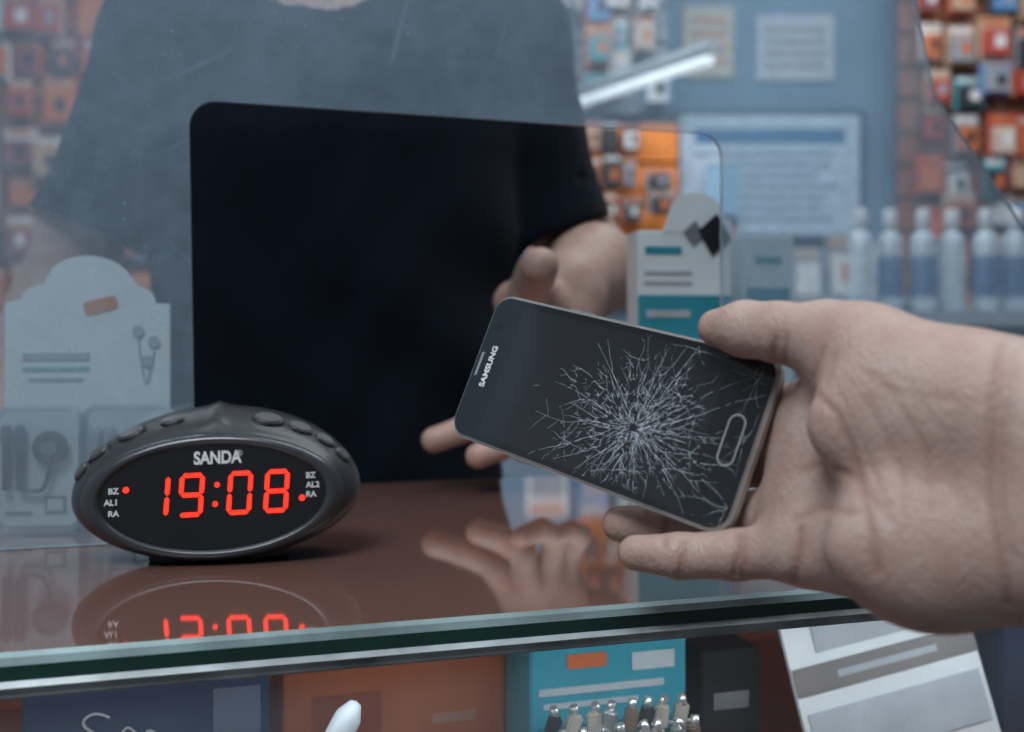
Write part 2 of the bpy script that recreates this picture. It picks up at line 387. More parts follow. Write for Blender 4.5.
# ---------------------------------------------------------------- clock
ck=empty('alarm_clock',TM(S(214,496,.530),math.radians(9),rx=math.radians(-5),ry=math.radians(-1.5)))
rings=[(.0585,.0275,.0285,.0012),(.0594,.0283,.0292,-.0012),(.0612,.0296,.0305,-.0018),(.0655,.0318,.0325,-.0004),(.0675,.0328,.0333,.0020),(.0683,.0333,.0335,.0030),(.0700,.0352,.0342,.0042),(.0738,.0405,.0352,.0100),(.0765,.0452,.0352,.0170),(.0775,.0478,.0345,.0235),(.0765,.0490,.0335,.030),(.071,.0475,.031,.038),(.060,.041,.027,.045),(.04,.028,.019,.0505),(.012,.008,.006,.052)]
N=96; vs=[];fs=[];mi=[]
for (a,bt,bb,y) in rings:
    for i in range(N):
        t=2*math.pi*i/N; s=math.sin(t); c=math.cos(t)
        r=0
        if y>.004 and s>0: r=.0025*math.exp(-(c/.06)**2)   # centre ridge on the top
        vs.append((a*c,y,(bt if s>0 else bb)*s+r))
for j in range(len(rings)-1):
    for i in range(N):
        k=(i+1)%N; fs.append((j*N+i,j*N+k,(j+1)*N+k,(j+1)*N+i)); mi.append(1 if j<5 else 0)
fs.append([ (len(rings)-1)*N+i for i in range(N)]); mi.append(0)
meshobj('shell',vs,fs,[m_shell,m_bezel],ck,True,mi)
prism('display_window',[(.0588*math.cos(2*math.pi*i/64),.0282*math.sin(2*math.pi*i/64)) for i in range(64)],.003,m_disp,Matrix.Translation((0,.0008,0)),ck)
q=.000533
def face(x,z,y=.0004): return Matrix.Translation((x,y,z))@Matrix.Rotation(math.pi/2,4,'X')
text('brand_print','SANDA',.0092,m_whitep,ck,face(.002,.0200),bold=.0003,sx=.80)
text('reg_print','®',.004,m_whitep,ck,face(.0135,.0220))
SEG={'1':'bc','9':'abcdfg','0':'abcdef','8':'abcdefg'}
def seg7(ch,x,z,w,h,t,sl=.08):
    g=t*.14; out=[]
    def hseg(zc): return [(-w/2+t*.55,zc),(-w/2+t,zc+t/2),(w/2-t,zc+t/2),(w/2-t*.55,zc),(w/2-t,zc-t/2),(-w/2+t,zc-t/2)]
    def vseg(xc,za,zb): return [(xc,za+g),(xc+t/2,za+t/2+g),(xc+t/2,zb-t/2-g),(xc,zb-g),(xc-t/2,zb-t/2-g),(xc-t/2,za+t/2+g)]
    hh=h/2-t/2; d={'a':hseg(hh),'g':hseg(0),'d':hseg(-hh),'b':vseg(w/2-t/2,0,hh),'c':vseg(w/2-t/2,-hh,0),'f':vseg(-w/2+t/2,0,hh),'e':vseg(-w/2+t/2,-hh,0)}
    for s in SEG[ch]: out.append([(x+px+pz*sl,z+pz) for (px,pz) in d[s]])
    return out
polys=[]
for ch,px in (('1',163),('9',196),('0',243),('8',279)): polys+=seg7(ch,(px-218)*q,(497-495)*q,.0128,.0230,.0023)
def disc(x,z,r): return [(x+r*math.cos(2*math.pi*i/16),z+r*math.sin(2*math.pi*i/16)) for i in range(16)]
polys+=[disc((221-218)*q,(497-486)*q,.0014),disc((219-218)*q,(497-505)*q,.0014),disc((134-218)*q,(497-487)*q,.0016),disc((304-218)*q,(497-503)*q,.0016)]
vs=[];fs=[]
for p in polys:
    b0=len(vs); vs+=[(x,.0002,z) for x,z in p]; fs.append(list(range(b0,b0+len(p))))
meshobj('led_digits',vs,fs,m_red,ck)
for s,px,py in (('BZ',122,488),('AL1',120,499),('RA',122,510),('BZ',313,481),('AL2',315,490.5),('RA',313,500)):
    text('label_'+s,s,.0043,m_whitep,ck,face((px-218)*q,(497-py)*q),bold=.0001)
for i,(ang,sc) in enumerate(((158,.85),(144,.95),(126,1.1),(108,.9),(68,1.25),(53,1.05),(39,.9),(26,.8))):
    t=math.radians(ang); a,bt,yb=.0748,.0424,.0126
    p=Vector((a*math.cos(t),yb,bt*math.sin(t)))
    tang=Vector((-a*math.sin(t),0,bt*math.cos(t))).normalized()
    rad=Vector((-tang.z,0,tang.x)); 
    if rad.z<0: rad=-rad
    nrm=(rad*.80-Vector((0,1,0))*.60).normalized(); yv=nrm.cross(tang)
    M=Matrix(((tang.x,yv.x,nrm.x,p.x),(tang.y,yv.y,nrm.y,p.y),(tang.z,yv.z,nrm.z,p.z),(0,0,0,1)))
    for nm,r,hh_,mm,off in (('button_rim_',.0064,.0026,m_btnrim,.0),('button_',.0052,.0036,m_btn,.0006)):
        o=cyl(nm+'%d'%i,(0,0,0),r*sc,hh_,mm,ck,local=True,bevel=.0008); o.matrix_local=M@Matrix.Translation((0,0,off))@Matrix.Diagonal((1.15,.66,1,1))
for i,x in enumerate((-.03,.03)): box('foot_%d'%i,(x,.026,-.0325),(.014,.02,.005),m_black,ck,local=True,bevel=.001)

# ---------------------------------------------------------------- phone
TL,TR,BR,BL=[np.array(S(*a)) for a in ((508,298,.480),(783,362,.379),(715,530,.375),(452,430,.476))]
ctr=(TL+TR+BR+BL)/4; Lx=((TR-TL)+(BR-BL))/2; Wy=((TL-BL)+(TR-BR))/2
PL=np.linalg.norm(Lx)*1.05; PW=np.linalg.norm(Wy)*1.045; ex=Lx/np.linalg.norm(Lx); ey=Wy-ex*np.dot(ex,Wy); ey/=np.linalg.norm(ey); ez=np.cross(ex,ey)
ctr=ctr-ex*.0008
PM=Matrix(((ex[0],ey[0],ez[0],ctr[0]),(ex[1],ey[1],ez[1],ctr[1]),(ex[2],ey[2],ez[2],ctr[2]+ZC),(0,0,0,1)))
ph=empty('cracked_smartphone',PM)
def loc(px,py):
    r=np.array(((px-512)/F,1,(HY-py)/F)); t=np.dot(ctr,ez)/np.dot(r,ez); p=r*t-ctr; return np.dot(p,ex),np.dot(p,ey)
def slab(name,pts,z0,th,mat,bevel=0): # occupying z in [z0-th,z0]
    return prism(name,[(p[0],-p[1]) for p in pts],th,mat,Matrix.Translation((0,0,z0))@Matrix.Rotation(-math.pi/2,4,'X'),ph,bevel=bevel)
m_rim=mk('champagne_rim',(.55,.535,.51),.25,metal=.75)
m_pback=mk('phone_back',(.03,.032,.036),.5)
m_glassb=mk('phone_glass',(.007,.008,.011),.07,coat=1)
m_lcd=mk('phone_lcd',(.014,.0165,.021),.12,coat=1)
m_crack=mk('crack_glass',(.55,.62,.68),.35,emit=0,var=.45,scale=300)
slab('frame',rrect(PL,PW,.0095,10),.0000,.0056,m_rim,bevel=.0011)
slab('back_cover',rrect(PL-.002,PW-.002,.0090,8),-.0050,.0035,m_pback,bevel=.0014)
slab('front_glass',rrect(PL-.0026,PW-.0026,.0082,10),.0003,.0012,m_glassb,bevel=.0003)
slab('screen',rrect(PL*.735,PW-.0085,.0006,2,-.0015,0),.00036,.0004,m_lcd)
hb=PL/2-.0105
def ringpts(name,w,h,r,t,z,mat):
    o_=rrect(w,h,r,6,hb,0); i_=rrect(w-2*t,h-2*t,r-t,6,hb,0); n=len(o_)
    meshobj(name,[(p[0],p[1],z) for p in o_]+[(p[0],p[1],z) for p in i_],[(i,(i+1)%n,n+(i+1)%n,n+i) for i in range(n)],mat,ph)
ringpts('home_button_ring',.0078,.0210,.0038,.00075,.00058,m_silver)
slab('home_button',rrect(.0062,.0192,.0030,6,hb,0),.00052,.0002,m_glassb)
slab('speaker_grille',rrect(.0016,.012,.0007,4,-PL/2+.0045,0),.0005,.0002,m_silver)
slab('front_camera',[(-PL/2+.007+.0022*math.cos(a),-.02+.0022*math.sin(a)) for a in [2*math.pi*i/20 for i in range(20)]],.0005,.0002,m_disp)
text('brand_print','SAMSUNG',.0045,m_whitep,ph,Matrix.Translation((-PL/2+.0110,.0,.0005))@Matrix.Rotation(math.pi/2,4,'Z'),bold=.00016,sx=1.0)
for i,x in enumerate((-.03,-.022)): box('side_key_%d'%i,(x,PW/2-.0002,-.0028),(.007,.0016,.002),m_silver,ph,local=True,bevel=.0003)
# cracks
cv=[];cf=[]
hx,hy=PL/2-.0026,PW/2-.0026
def seg(a,b,wa,wb):
    d=np.array(b)-np.array(a); l=np.linalg.norm(d)
    if l<1e-6: return
    n_=np.array((-d[1],d[0]))/l; z=.00066; k=len(cv)
    for p,w_ in ((a,wa),(b,wb)):
        cv.append((p[0]+n_[0]*w_,p[1]+n_[1]*w_,z)); cv.append((p[0]-n_[0]*w_,p[1]-n_[1]*w_,z))
    cf.append((k,k+1,k+3,k+2))
def inside(p): return abs(p[0])<hx and abs(p[1])<hy
def walk(p,ang,length,w,dep=0,jit=.24,br=.09):
    L=0; a=ang
    while L<length:
        s=random.uniform(.0010,.0030); a+=random.gauss(0,jit); a+=(ang-a)*.35
        n_=(p[0]+s*math.cos(a),p[1]+s*math.sin(a))
        if not inside(n_): return
        f=1-L/length; f2=1-min(1,(L+s)/length)
        if random.random()<.84: seg(p,n_,w*(.35+.65*f),w*(.35+.65*f2))
        p=n_; L+=s
        if dep<2 and random.random()<br: walk(p,a+random.choice((-1,1))*random.uniform(.4,1.1),length*random.uniform(.12,.3),w*.7,dep+1)
c0=loc(634,428)
for i in range(150):
    a=random.uniform(0,2*math.pi); r0=.0022+abs(random.gauss(.006,.008))
    walk((c0[0]+r0*1.15*math.cos(a),c0[1]+r0*math.sin(a)),a+random.gauss(0,.12),random.choice((.004,.006,.009,.012,.016,.022,.030))*random.uniform(.7,1.2),random.uniform(.00004,.00010))
for rr in (.0025,.004,.006,.0085,.011,.014,.0175,.0215,.026):
    k=int(12+rr*2200)
    for i in range(k):
        if random.random()<.36:
            a=2*math.pi*i/k; b=2*math.pi*(i+1)/k; r1=rr*random.uniform(.85,1.15); r2=rr*random.uniform(.85,1.15)
            p=(c0[0]+r1*math.cos(a),c0[1]+r1*math.sin(a)); n_=(c0[0]+r2*math.cos(b),c0[1]+r2*math.sin(b))
            if inside(p) and inside(n_): seg(p,n_,.00007,.00004)
for (px,py,n_,ln) in ((758,382,8,.014),(728,508,8,.018),(700,352,6,.012),(745,440,6,.010),(565,440,6,.014),(580,400,5,.012),(680,395,6,.012),(690,455,6,.012),(625,470,6,.012),(640,360,5,.01)):
    c=loc(px,py)
    for i in range(n_): walk(c,2*math.pi*i/n_+random.uniform(-.3,.3),ln*random.uniform(.4,1.2),.00006)
for (a,b) in (((655,420),(770,372)),((660,428),(765,395)),((650,440),(720,515)),((612,430),(520,455)),((640,405),(690,345)),((628,408),(600,345)),((620,440),(560,475)),((610,425),(540,405))):
    A=loc(*a);B=loc(*b); walk(A,math.atan2(B[1]-A[1],B[0]-A[0]),math.dist(A,B),.00008,0,.12)
for i in range(620):   # glass splinters around the impact
    a=random.uniform(0,2*math.pi); r=.0015+abs(random.gauss(0,.014)); p=(c0[0]+r*math.cos(a)*1.2,c0[1]+r*math.sin(a)); b=a+random.gauss(0,.45); l=random.uniform(.0006,.0036)
    n_=(p[0]+l*math.cos(b),p[1]+l*math.sin(b))
    if inside(p) and inside(n_): seg(p,n_,random.uniform(.00004,.00011),.00002)
meshobj('crack_lines',cv,cf,m_crack,ph)

# ---------------------------------------------------------------- customer's hand
ch=empty('customer_hand')
g=G((.02,.255,-.125),(.30,.50,.035),.0014)
P=S
pinky=chain(g,[P(800,548,.358),P(735,555,.372),P(680,556,.383),P(636,553,.393)],[.0108,.0092,.0086,.0072],.003)
ring=chain(g,[P(800,512,.372),P(735,520,.398),P(672,527,.414),P(620,524,.424)],[.0115,.0103,.0095,.0078],.003)
mid=chain(g,[P(808,462,.384),P(735,462,.418),P(665,458,.440),P(605,450,.458)],[.0115,.0103,.0095,.008],.003)
ind=chain(g,[P(815,414,.386),P(745,405,.419),P(685,395,.438),P(635,388,.453)],[.0115,.0100,.0092,.008],.003)
thumb=chain(g,[P(865,354,.345),P(822,336,.357),P(778,332,.368),P(745,329,.379),P(717,328,.389)],[.0150,.0120,.0108,.0104,.0076],.004)
palm=None
def add(d,k=.016):
    global palm; palm=d if palm is None else smin(palm,d,k)
add(rc(g,P(820,414,.383),P(960,440,.335),.0115,.021))
add(rc(g,P(812,462,.382),P(960,480,.335),.0120,.021))
add(rc(g,P(805,510,.371),P(960,520,.325),.0120,.020))
add(rc(g,P(805,550,.358),P(930,561,.325),.0112,.0165))
add(rc(g,P(865,354,.345),P(975,408,.322),.0145,.021))
add(ell(g,P(920,425,.331),(.036,.013,.021)))
add(ell(g,P(865,460,.366),(.026,.014,.034)),.022)
add(ell(g,P(930,548,.318),(.032,.014,.019)))
add(rc(g,P(930,553,.322),P(1060,540,.300),.0175,.0185))
add(rc(g,P(975,412,.322),P(1075,440,.305),.020,.021))
wa=P(1075,445,.305); wb=P(1075,538,.298)
add(rc(g,wa,(.34,.24,-.075),.0215,.031),.02); add(rc(g,wb,(.34,.235,-.10),.0195,.030),.02)
tot=np.minimum(np.minimum(smin(palm,pinky,.007),smin(palm,ring,.007)),np.minimum(smin(palm,mid,.008),smin(palm,ind,.010)))
tot=smin(tot,smin(palm,thumb,.014),.006)
hand=sculpt('hand',tot,g,m_skin,ch,3)
crease(hand,[([(815,392),(838,415),(852,445),(862,490),(872,535),(878,572)],1.0,.8),
 ([(800,472),(825,465),(855,478),(890,520)],1,.6),([(795,520),(820,508),(850,512),(890,505)],1,.6),([(840,395),(862,440),(880,490),(900,540)],.8,.35),
 ([(1003,345),(992,420),(988,500),(1000,560),(1008,605)],1.1,.7),([(1013,350),(1002,430),(1000,500),(1012,560)],1,.45),
 ([(738,535),(735,575)],1,.9),([(744,537),(742,577)],.8,.6),([(682,542),(680,575)],1,.9),([(800,530),(795,580)],1,.9),
 ([(776,340),(772,362)],1,.8),([(786,338),(784,366)],1,.7),([(822,350),(812,380)],1,.6),([(835,355),(826,388)],.9,.5),([(668,515),(664,545)],1,.8),
 ([(868,400),(900,470),(905,530)],.8,.35),([(890,390),(925,450),(930,510)],.8,.3),([(860,370),(900,395),(950,400)],.8,.3),([(905,380),(950,440),(960,520)],.7,.2),([(640,560),(655,563)],.7,.2)],
 tintspots=[(P(636,553,.39),.011,.25),(P(620,524,.424),.011,.25),(P(717,327,.385),.012,.2),(P(810,480,.375),.02,.2)])
def nail(name,c,nrm,fwd,w,l,mat,parent):
    n_=Vector(nrm).normalized(); f=Vector(fwd); f=(f-n_*f.dot(n_)).normalized(); s=n_.cross(f)
    vs=[];fs=[]; A,B=9,9
    for i in range(A):
        for j in range(B):
            u=-1+2*i/(A-1); v=-1+2*j/(B-1); uu=u*math.sqrt(1-.35*v*v); vs.append(W(c)+s*(uu*w)+f*(v*l)+n_*(-.35*w*uu*uu-.12*l*v*v))
    for i in range(A-1):
        for j in range(B-1): fs.append((i*B+j,i*B+j+1,(i+1)*B+j+1,(i+1)*B+j))
    o=meshobj(name,vs,fs,mat,parent,True); md=o.modifiers.new('thick','SOLIDIFY'); md.thickness=.0006; return o
tip=P(731,328.5,.384)
nail('thumb_nail',(tip[0]+.002,tip[1]+.0058,tip[2]+.0068),(0,.66,.75),(-.93,.3,0),.0050,.0062,m_nail,ch)
m_slv=mk('grey_wool',(.10,.10,.11),.95,bump=.6,bscale=500)
g2=G((.22,.12,-.21),(.62,.34,.03),.004)
sl=smin(rc(g2,(.27,.262,-.07),(.52,.17,-.11),.045,.055),rc(g2,(.30,.25,-.085),(.52,.17,-.12),.045,.06),.02)
sl=np.maximum(sl,-(sl+.004)); sl=np.maximum(sl,.262-g2.X-.0*g2.Y)
sculpt('sleeve',sl,g2,m_slv,ch,1)

# ---------------------------------------------------------------- shopkeeper
man=empty('shopkeeper')
tz=np.array([-.42,-.30,-.12,.05,.18,.26,.31,.35,.385],np.float32)
ta=np.array([.178,.172,.166,.172,.184,.180,.160,.115,.06],np.float32)
tb=np.array([.118,.118,.124,.124,.122,.112,.100,.082,.055],np.float32)
tcy=np.array([.98,.975,.965,.965,.968,.972,.975,.98,.985],np.float32)
MX=-.172
def torso(g,off=0):
    a=np.interp(g.Z,tz,ta)+off; b=np.interp(g.Z,tz,tb)+off; c=np.interp(g.Z,tz,tcy)
    k=((np.abs((g.X-MX)/a))**2.3+(np.abs((g.Y-c)/b))**2.3)**(1/2.3)
    d=(k-1)*np.minimum(a,b)
    return np.maximum(d,np.maximum(g.Z-.39,-.42-g.Z)).astype(np.float32)
gs=G((-.52,.80,-.44),(.14,1.14,.42),.004)
sh=torso(gs)
slR=smin(rc(gs,(-.01,.985,.288),(.045,1.00,.10),.062,.057),rc(gs,(-.10,.98,.32),(.0,.985,.295),.05,.058),.03)
slL=smin(rc(gs,(-.335,.975,.288),(-.415,.965,.10),.060,.054),rc(gs,(-.25,.975,.32),(-.34,.98,.295),.05,.058),.03)
def cut(g,d,a,b):   # flat hem at b
    n_=np.array(b)-np.array(a); n_=n_/np.linalg.norm(n_)
    return np.maximum(d,(g.X-b[0])*n_[0]+(g.Y-b[1])*n_[1]+(g.Z-b[2])*n_[2])
slR=cut(gs,slR,(-.01,.985,.288),(.043,.998,.108)); slL=cut(gs,slL,(-.335,.975,.288),(-.413,.965,.108))
sh=smin(sh,slR,.022); sh=smin(sh,slL,.022)
fold=.0026*np.sin((gs.X-MX)*38+gs.Z*22+2*np.sin(gs.Z*14))*np.clip(1-(gs.Z+.05)/.5,0.15,1)+.0016*np.sin(gs.Z*48-(gs.X-MX)*36+2.5*np.sin(gs.X*26))
sh=sh+fold
neck_cut=rc(gs,(MX,.925,.342),(MX,.97,.55),.076,.08)
sh=np.maximum(sh,-neck_cut)
for (a,b,ra,rb) in (((.030,.995,.15),(.07,1.02,.05),.050,.050),((-.40,.967,.15),(-.44,.96,.05),.046,.046)):
    sh=np.maximum(sh,-rc(gs,a,b,ra,rb))
sculpt('tshirt',sh,gs,m_navy,man,1)
gh=G((-.36,.78,.18),(.02,1.12,.68),.004)
hd=np.maximum(torso(gh,-.006),.2-gh.Z)
nk=smin(rc(gh,(MX,.985,.32),(MX,.97,.44),.062,.056),hd,.03)
skull=smin(ell(gh,(MX,.965,.545),(.076,.095,.10)),ell(gh,(MX,.935,.475),(.058,.065,.065)),.03)
skull=smin(skull,ell(gh,(MX,.90,.43),(.03,.028,.022)),.02)
skull=smin(skull,rc(gh,(MX,.868,.535),(MX,.850,.497),.009,.014),.010)
for s in (-1,1):
    skull=smin(skull,ell(gh,(MX+s*.078,.975,.51),(.010,.02,.032)),.006)
    skull=smin(skull,ell(gh,(MX+s*.032,.873,.548),(.024,.01,.007)),.008)
    skull=np.maximum(skull,-(ell(gh,(MX+s*.032,.858,.528),(.018,.018,.011))))
skull=smin(skull,ell(gh,(MX,.868,.457),(.024,.009,.006)),.004)
skull=smin(skull,nk,.02)
sculpt('head_and_neck',skull,gh,m_skin2,man,1)
m_hair=mk('dark_hair',(.02,.015,.012),.7,bump=.8,bscale=400)
hr=ell(gh,(MX,.978,.562),(.082,.098,.098)); hr=np.maximum(hr,-( (gh.Z-.555)+ (gh.Y-.90)*.9+0*gh.X)); 
sculpt('hair',hr,gh,m_hair,man,1)
m_eye=mk('eye_white',(.7,.7,.7),.2); m_iris=mk('iris',(.05,.03,.02),.2)
for s in (-1,1):
    lathe('eye_%s'%('l' if s>0 else 'r'),[(.0115*math.sin(math.pi*i/12),.0115*math.cos(math.pi*i/12)) for i in range(13)],(MX+s*.032,.881,.528),m_eye,man)
    cyl('iris_%s'%('l' if s>0 else 'r'),(MX+s*.032,.8695,.528),.005,.001,m_iris,man,rot=(math.pi/2,0,0))
# left forearm + hand (image right)
g=G((-.10,.74,-.115),(.135,1.13,.165),.0018)
arm=chain(g,[(.035,1.0,.16),(.085,1.07,.075),(.078,.97,.068),(.052,.872,.050)],[.046,.043,.042,.0295],.02)
pm=smin(arm,rc(g,P(568,290,.868),P(515,368,.832),.024,.0125),.015)
for p,r in ((P(530,382,.825),.0125),(P(548,397,.825),.0122),(P(566,408,.83),.0115)): pm=smin(pm,rc(g,P(575,300,.866),p,.020,r),.014)
pm=smin(pm,ell(g,P(526,302,.838),(.028,.022,.021)),.014)
fg=[chain(g,[P(515,368,.832),P(492,412,.805),P(462,430,.793),P(434,440,.787)],[.0122,.0112,.0106,.0102],.003),
    chain(g,[P(530,382,.825),P(522,428,.795),P(500,447,.783),P(478,456,.777)],[.0126,.0114,.0106,.0100],.003),
    chain(g,[P(548,397,.825),P(556,440,.80),P(542,455,.785),P(522,452,.775)],[.0118,.010,.0092,.008],.003),
    chain(g,[P(566,408,.83),P(580,440,.81),P(572,450,.795),P(556,448,.788)],[.011,.009,.0082,.007],.003),
    chain(g,[P(548,306,.845),P(530,290,.818),P(536,274,.795),P(540,266,.775)],[.019,.0165,.0155,.0148],.005)]
t=None
for f in fg:
    q_=smin(pm,f,.007); t=q_ if t is None else np.minimum(t,q_)
fh=sculpt('forearm_and_hand_l',t,g,m_skin2,man,1)
crease(fh,[([(560,290),(545,310),(530,325)],1.2,.8),([(505,300),(530,310)],1,.6)],.002,.0012,[(P(434,441,.787),.014,.3),(P(478,455,.777),.014,.3),(P(541,265,.775),.014,.25)])
nail('thumb_nail_l',P(553,260,.775),(.8,-.2,.5),(-.1,-.9,.3),.006,.007,m_nail,man)
# right forearm + hand resting on the counter (image left)
g=G((-.54,.66,-.125),(-.24,1.08,.165),.0022)
arm=chain(g,[(-.40,.97,.16),(-.452,.99,.03),(-.445,.92,-.015),(-.415,.815,-.074)],[.043,.042,.040,.029],.02)
pm=arm; fg=[]
for i,(dx,ln) in enumerate(((.026,.058),(.006,.062),(-.015,.058),(-.035,.045))):
    m0=(-.392+dx,.748+abs(dx)*.2,-.1005); pm=smin(pm,rc(g,(-.415,.815,-.080),m0,.020,.012),.014)
    e0=(m0[0]+.3*dx+.004,m0[1]-ln*.5,-.102); e1=(e0[0]+.003,e0[1]-ln*.42,-.1105)
    fg.append(chain(g,[m0,e0,e1],[.0112,.0098,.0080],.003))
fg.append(chain(g,[(-.405,.80,-.088),(-.360,.775,-.097),(-.340,.748,-.106)],[.016,.012,.0095],.004))
t=None
for f in fg:
    q_=smin(pm,f,.007); t=q_ if t is None else np.minimum(t,q_)
sculpt('forearm_and_hand_r',t,g,m_skin2,man,1)
gl=G((-.42,.80,-1.10),(.08,1.16,-.36),.008)
lg=None
for s in (-1,1):
    l_=chain(gl,[(MX+s*.085,.985,-.42),(MX+s*.095,.985,-.70),(MX+s*.105,1.0,-1.06)],[.095,.072,.058],.03); lg=l_ if lg is None else smin(lg,l_,.02)
lg=smin(lg,ell(gl,(MX,.985,-.42),(.175,.12,.12)),.03); lg=np.maximum(lg,-1.065-gl.Z)
lg=np.maximum(lg,gl.Z+.385)
sculpt('trousers',lg,gl,m_denim,man,1)
gf=G((-.42,.70,-1.13),(.08,1.12,-1.0),.005); sf=None
for s in (-1,1):
    l_=smin(ell(gf,(MX+s*.108,.93,-1.085),(.046,.10,.036)),ell(gf,(MX+s*.105,1.0,-1.065),(.042,.06,.055)),.02); sf=l_ if sf is None else np.minimum(sf,l_)
sf=np.maximum(sf,-1.118-gf.Z); sculpt('shoes',sf,gf,m_black,man,1)

# ---------------------------------------------------------------- packages on the counter, left
def cloud(w,h):
    pts=[(w/2,0),(w/2,h*.82)]
    pts+=[(w*.40,h*.82)]+[(w*.27+.14*w*math.cos(math.radians(a)),h*.82+.07*h*math.sin(math.radians(a))) for a in range(0,100,20)]
    pts+=[(.0+.27*w*math.cos(math.radians(a)),h*.88+.12*h*math.sin(math.radians(a))) for a in range(35,150,12)]
    pts+=[(-w*.27+.14*w*math.cos(math.radians(a)),h*.82+.07*h*math.sin(math.radians(a))) for a in range(90,190,20)]
    pts+=[(-w/2,h*.82),(-w/2,0)]
    return pts
e=empty('earphone_display_box',TM((-.281,.660,ct+.001),math.radians(8)))
wd,hd_=.104,.175
prism('header_card',cloud(wd,hd_),.003,m_white,Matrix.Translation((0,.0,0)),e)
box('tray_body',(0,.013,.035),(wd,.020,.07),m_white,e,local=True,bevel=.001)
m_sticker=mk('orange_sticker',(.65,.24,.10),.5)
prism('sticker',rrect(.022,.009,.003,4,0,0),.0006,m_sticker,Matrix.Translation((.008,-.0007,.142))@Matrix.Rotation(-.25,4,'Y'),e)
panel(e,'print_line_1',-.020,.108,.042,.005,m_lgrey); panel(e,'print_line_2',-.020,.100,.042,.0025,mk('pale_teal_print',(.25,.5,.5),.5)); panel(e,'print_line_3',-.020,.093,.034,.002,m_lgrey)
for i,(x,z) in enumerate(((.032,.125),(.042,.118),(.038,.105))):
    cyl('print_bud_%d'%i,(x,-.0012,z),.0038,.001,m_lgrey,e,rot=(math.pi/2,0,0),local=True)
tube('print_cord',[(.032,-.0012,.121),(.034,-.0012,.1),(.038,-.0012,.085),(.042,-.0012,.112)],.0005,m_lgrey,e)
m_insert=mk('pale_insert',(.76,.80,.83),.5)
def earpack(name,px,d,rz,dark):
    e=empty(name,TM((S(px,400,d)[0],d,ct+.001),rz))
    wv,hv=.053,.077
    prism('clear_case',rrect(wv,hv,.008,5,0,hv/2),.012,m_clear,Matrix.Translation((0,0,0)),e)
    prism('case_rim',rrect(wv+.002,hv+.002,.009,5,0,hv/2),.0015,m_clear,Matrix.Translation((0,.0118,0)),e)
    prism('insert_card',rrect(wv-.006,hv-.006,.006,5,0,hv/2),.001,m_insert,Matrix.Translation((0,.0102,0)),e)
    mc=m_black if dark else m_lgrey
    cyl('cable_coil',(.008,.006,.052),.0105,.005,mc,e,rot=(math.pi/2,0,0),local=True,bevel=.001)
    cyl('coil_hub',(.008,.003,.052),.0045,.003,m_grey,e,rot=(math.pi/2,0,0),local=True)
    for k,x in enumerate((-.018,-.010)):
        lathe('earbud_%d'%k,[(0,-.022),(.0024,-.022),(.0028,.006),(.0034,.009),(.0034,.016),(.002,.018),(0,.0185)],(x,.006,.048),mc,e,local=True,seg=16)
    tube('cord',[(-.010,.006,.026),(.0,.006,.024),(.006,.006,.028),(.008,.006,.040)],.0014,mc,e)
    panel(e,'print_icon',.010,.016,.013,.011,m_grey,y=.0094); panel(e,'print_icon_in',.010,.016,.009,.007,m_insert,y=.0088)
    panel(e,'print_text',-.012,.011,.016,.002,m_grey,y=.0094)
earpack('earphone_pack',33,.612,math.radians(6),True); earpack('earphone_pack.001',124,.627,math.radians(10),False)

# boxes on the counter, right, behind the partition
def cardbox(name,px0,px1,pyt,d,depth,rz,topmat,botmat,split):
    x0=(px0-512)/F*d; x1=(px1-512)/F*d; e=empty(name,TM(((x0+x1)/2,d,ct+.001),rz)); w=(x1-x0)/math.cos(rz); h=(HY-pyt)/F*d-ct
    box('carton',(0,depth/2,h/2),(w,depth,h),topmat,e,local=True,bevel=.001)
    panel(e,'lower_print',0,split/2,w,split,botmat); return e,w,h
e,w,h=cardbox('screen_protector_box',637,733,232,.80,.035,math.radians(8),m_white,m_teal,.155)
prism('header_tab',[(w*.5,0),(w*.5,.010)]+[(w*.12+.30*w*math.cos(math.radians(a)),.010+.022*math.sin(math.radians(a))) for a in range(5,180,15)]+[(-w*.24,.0)],.002,m_white,Matrix.Translation((0,-.0008,h-.001)),e)
prism('phone_picture',[(.006,0),(.022,.014),(.010,.034),(-.006,.020)],.0008,m_black,Matrix.Translation((.016,-.0022,h-.020)),e)
prism('phone_picture_glass',[(.004,0),(.014,.009),(.006,.020),(-.004,.011)],.0008,m_grey,Matrix.Translation((.002,-.0022,h-.012)),e)
panel(e,'print_line',-.018,h-.016,.030,.006,m_teal); panel(e,'print_line_2',-.014,h-.034,w*.5,.003,m_lgrey); panel(e,'print_line_3',-.014,h-.042,w*.5,.003,m_lgrey)
panel(e,'print_line_4',-.014,.140,.036,.006,m_lgrey,y=-.0016)
e,w,h=cardbox('charger_box',740,796,238,.86,.05,math.radians(14),mk('pale_blue_card',(.60,.70,.76),.5),m_white,.06)
panel(e,'print_line',0,h-.02,w*.5,.006,m_teal); panel(e,'print_bar',0,h-.05,w*.8,.012,m_teal)
panel(e,'picture',0,h-.085,w*.5,.03,m_grey)

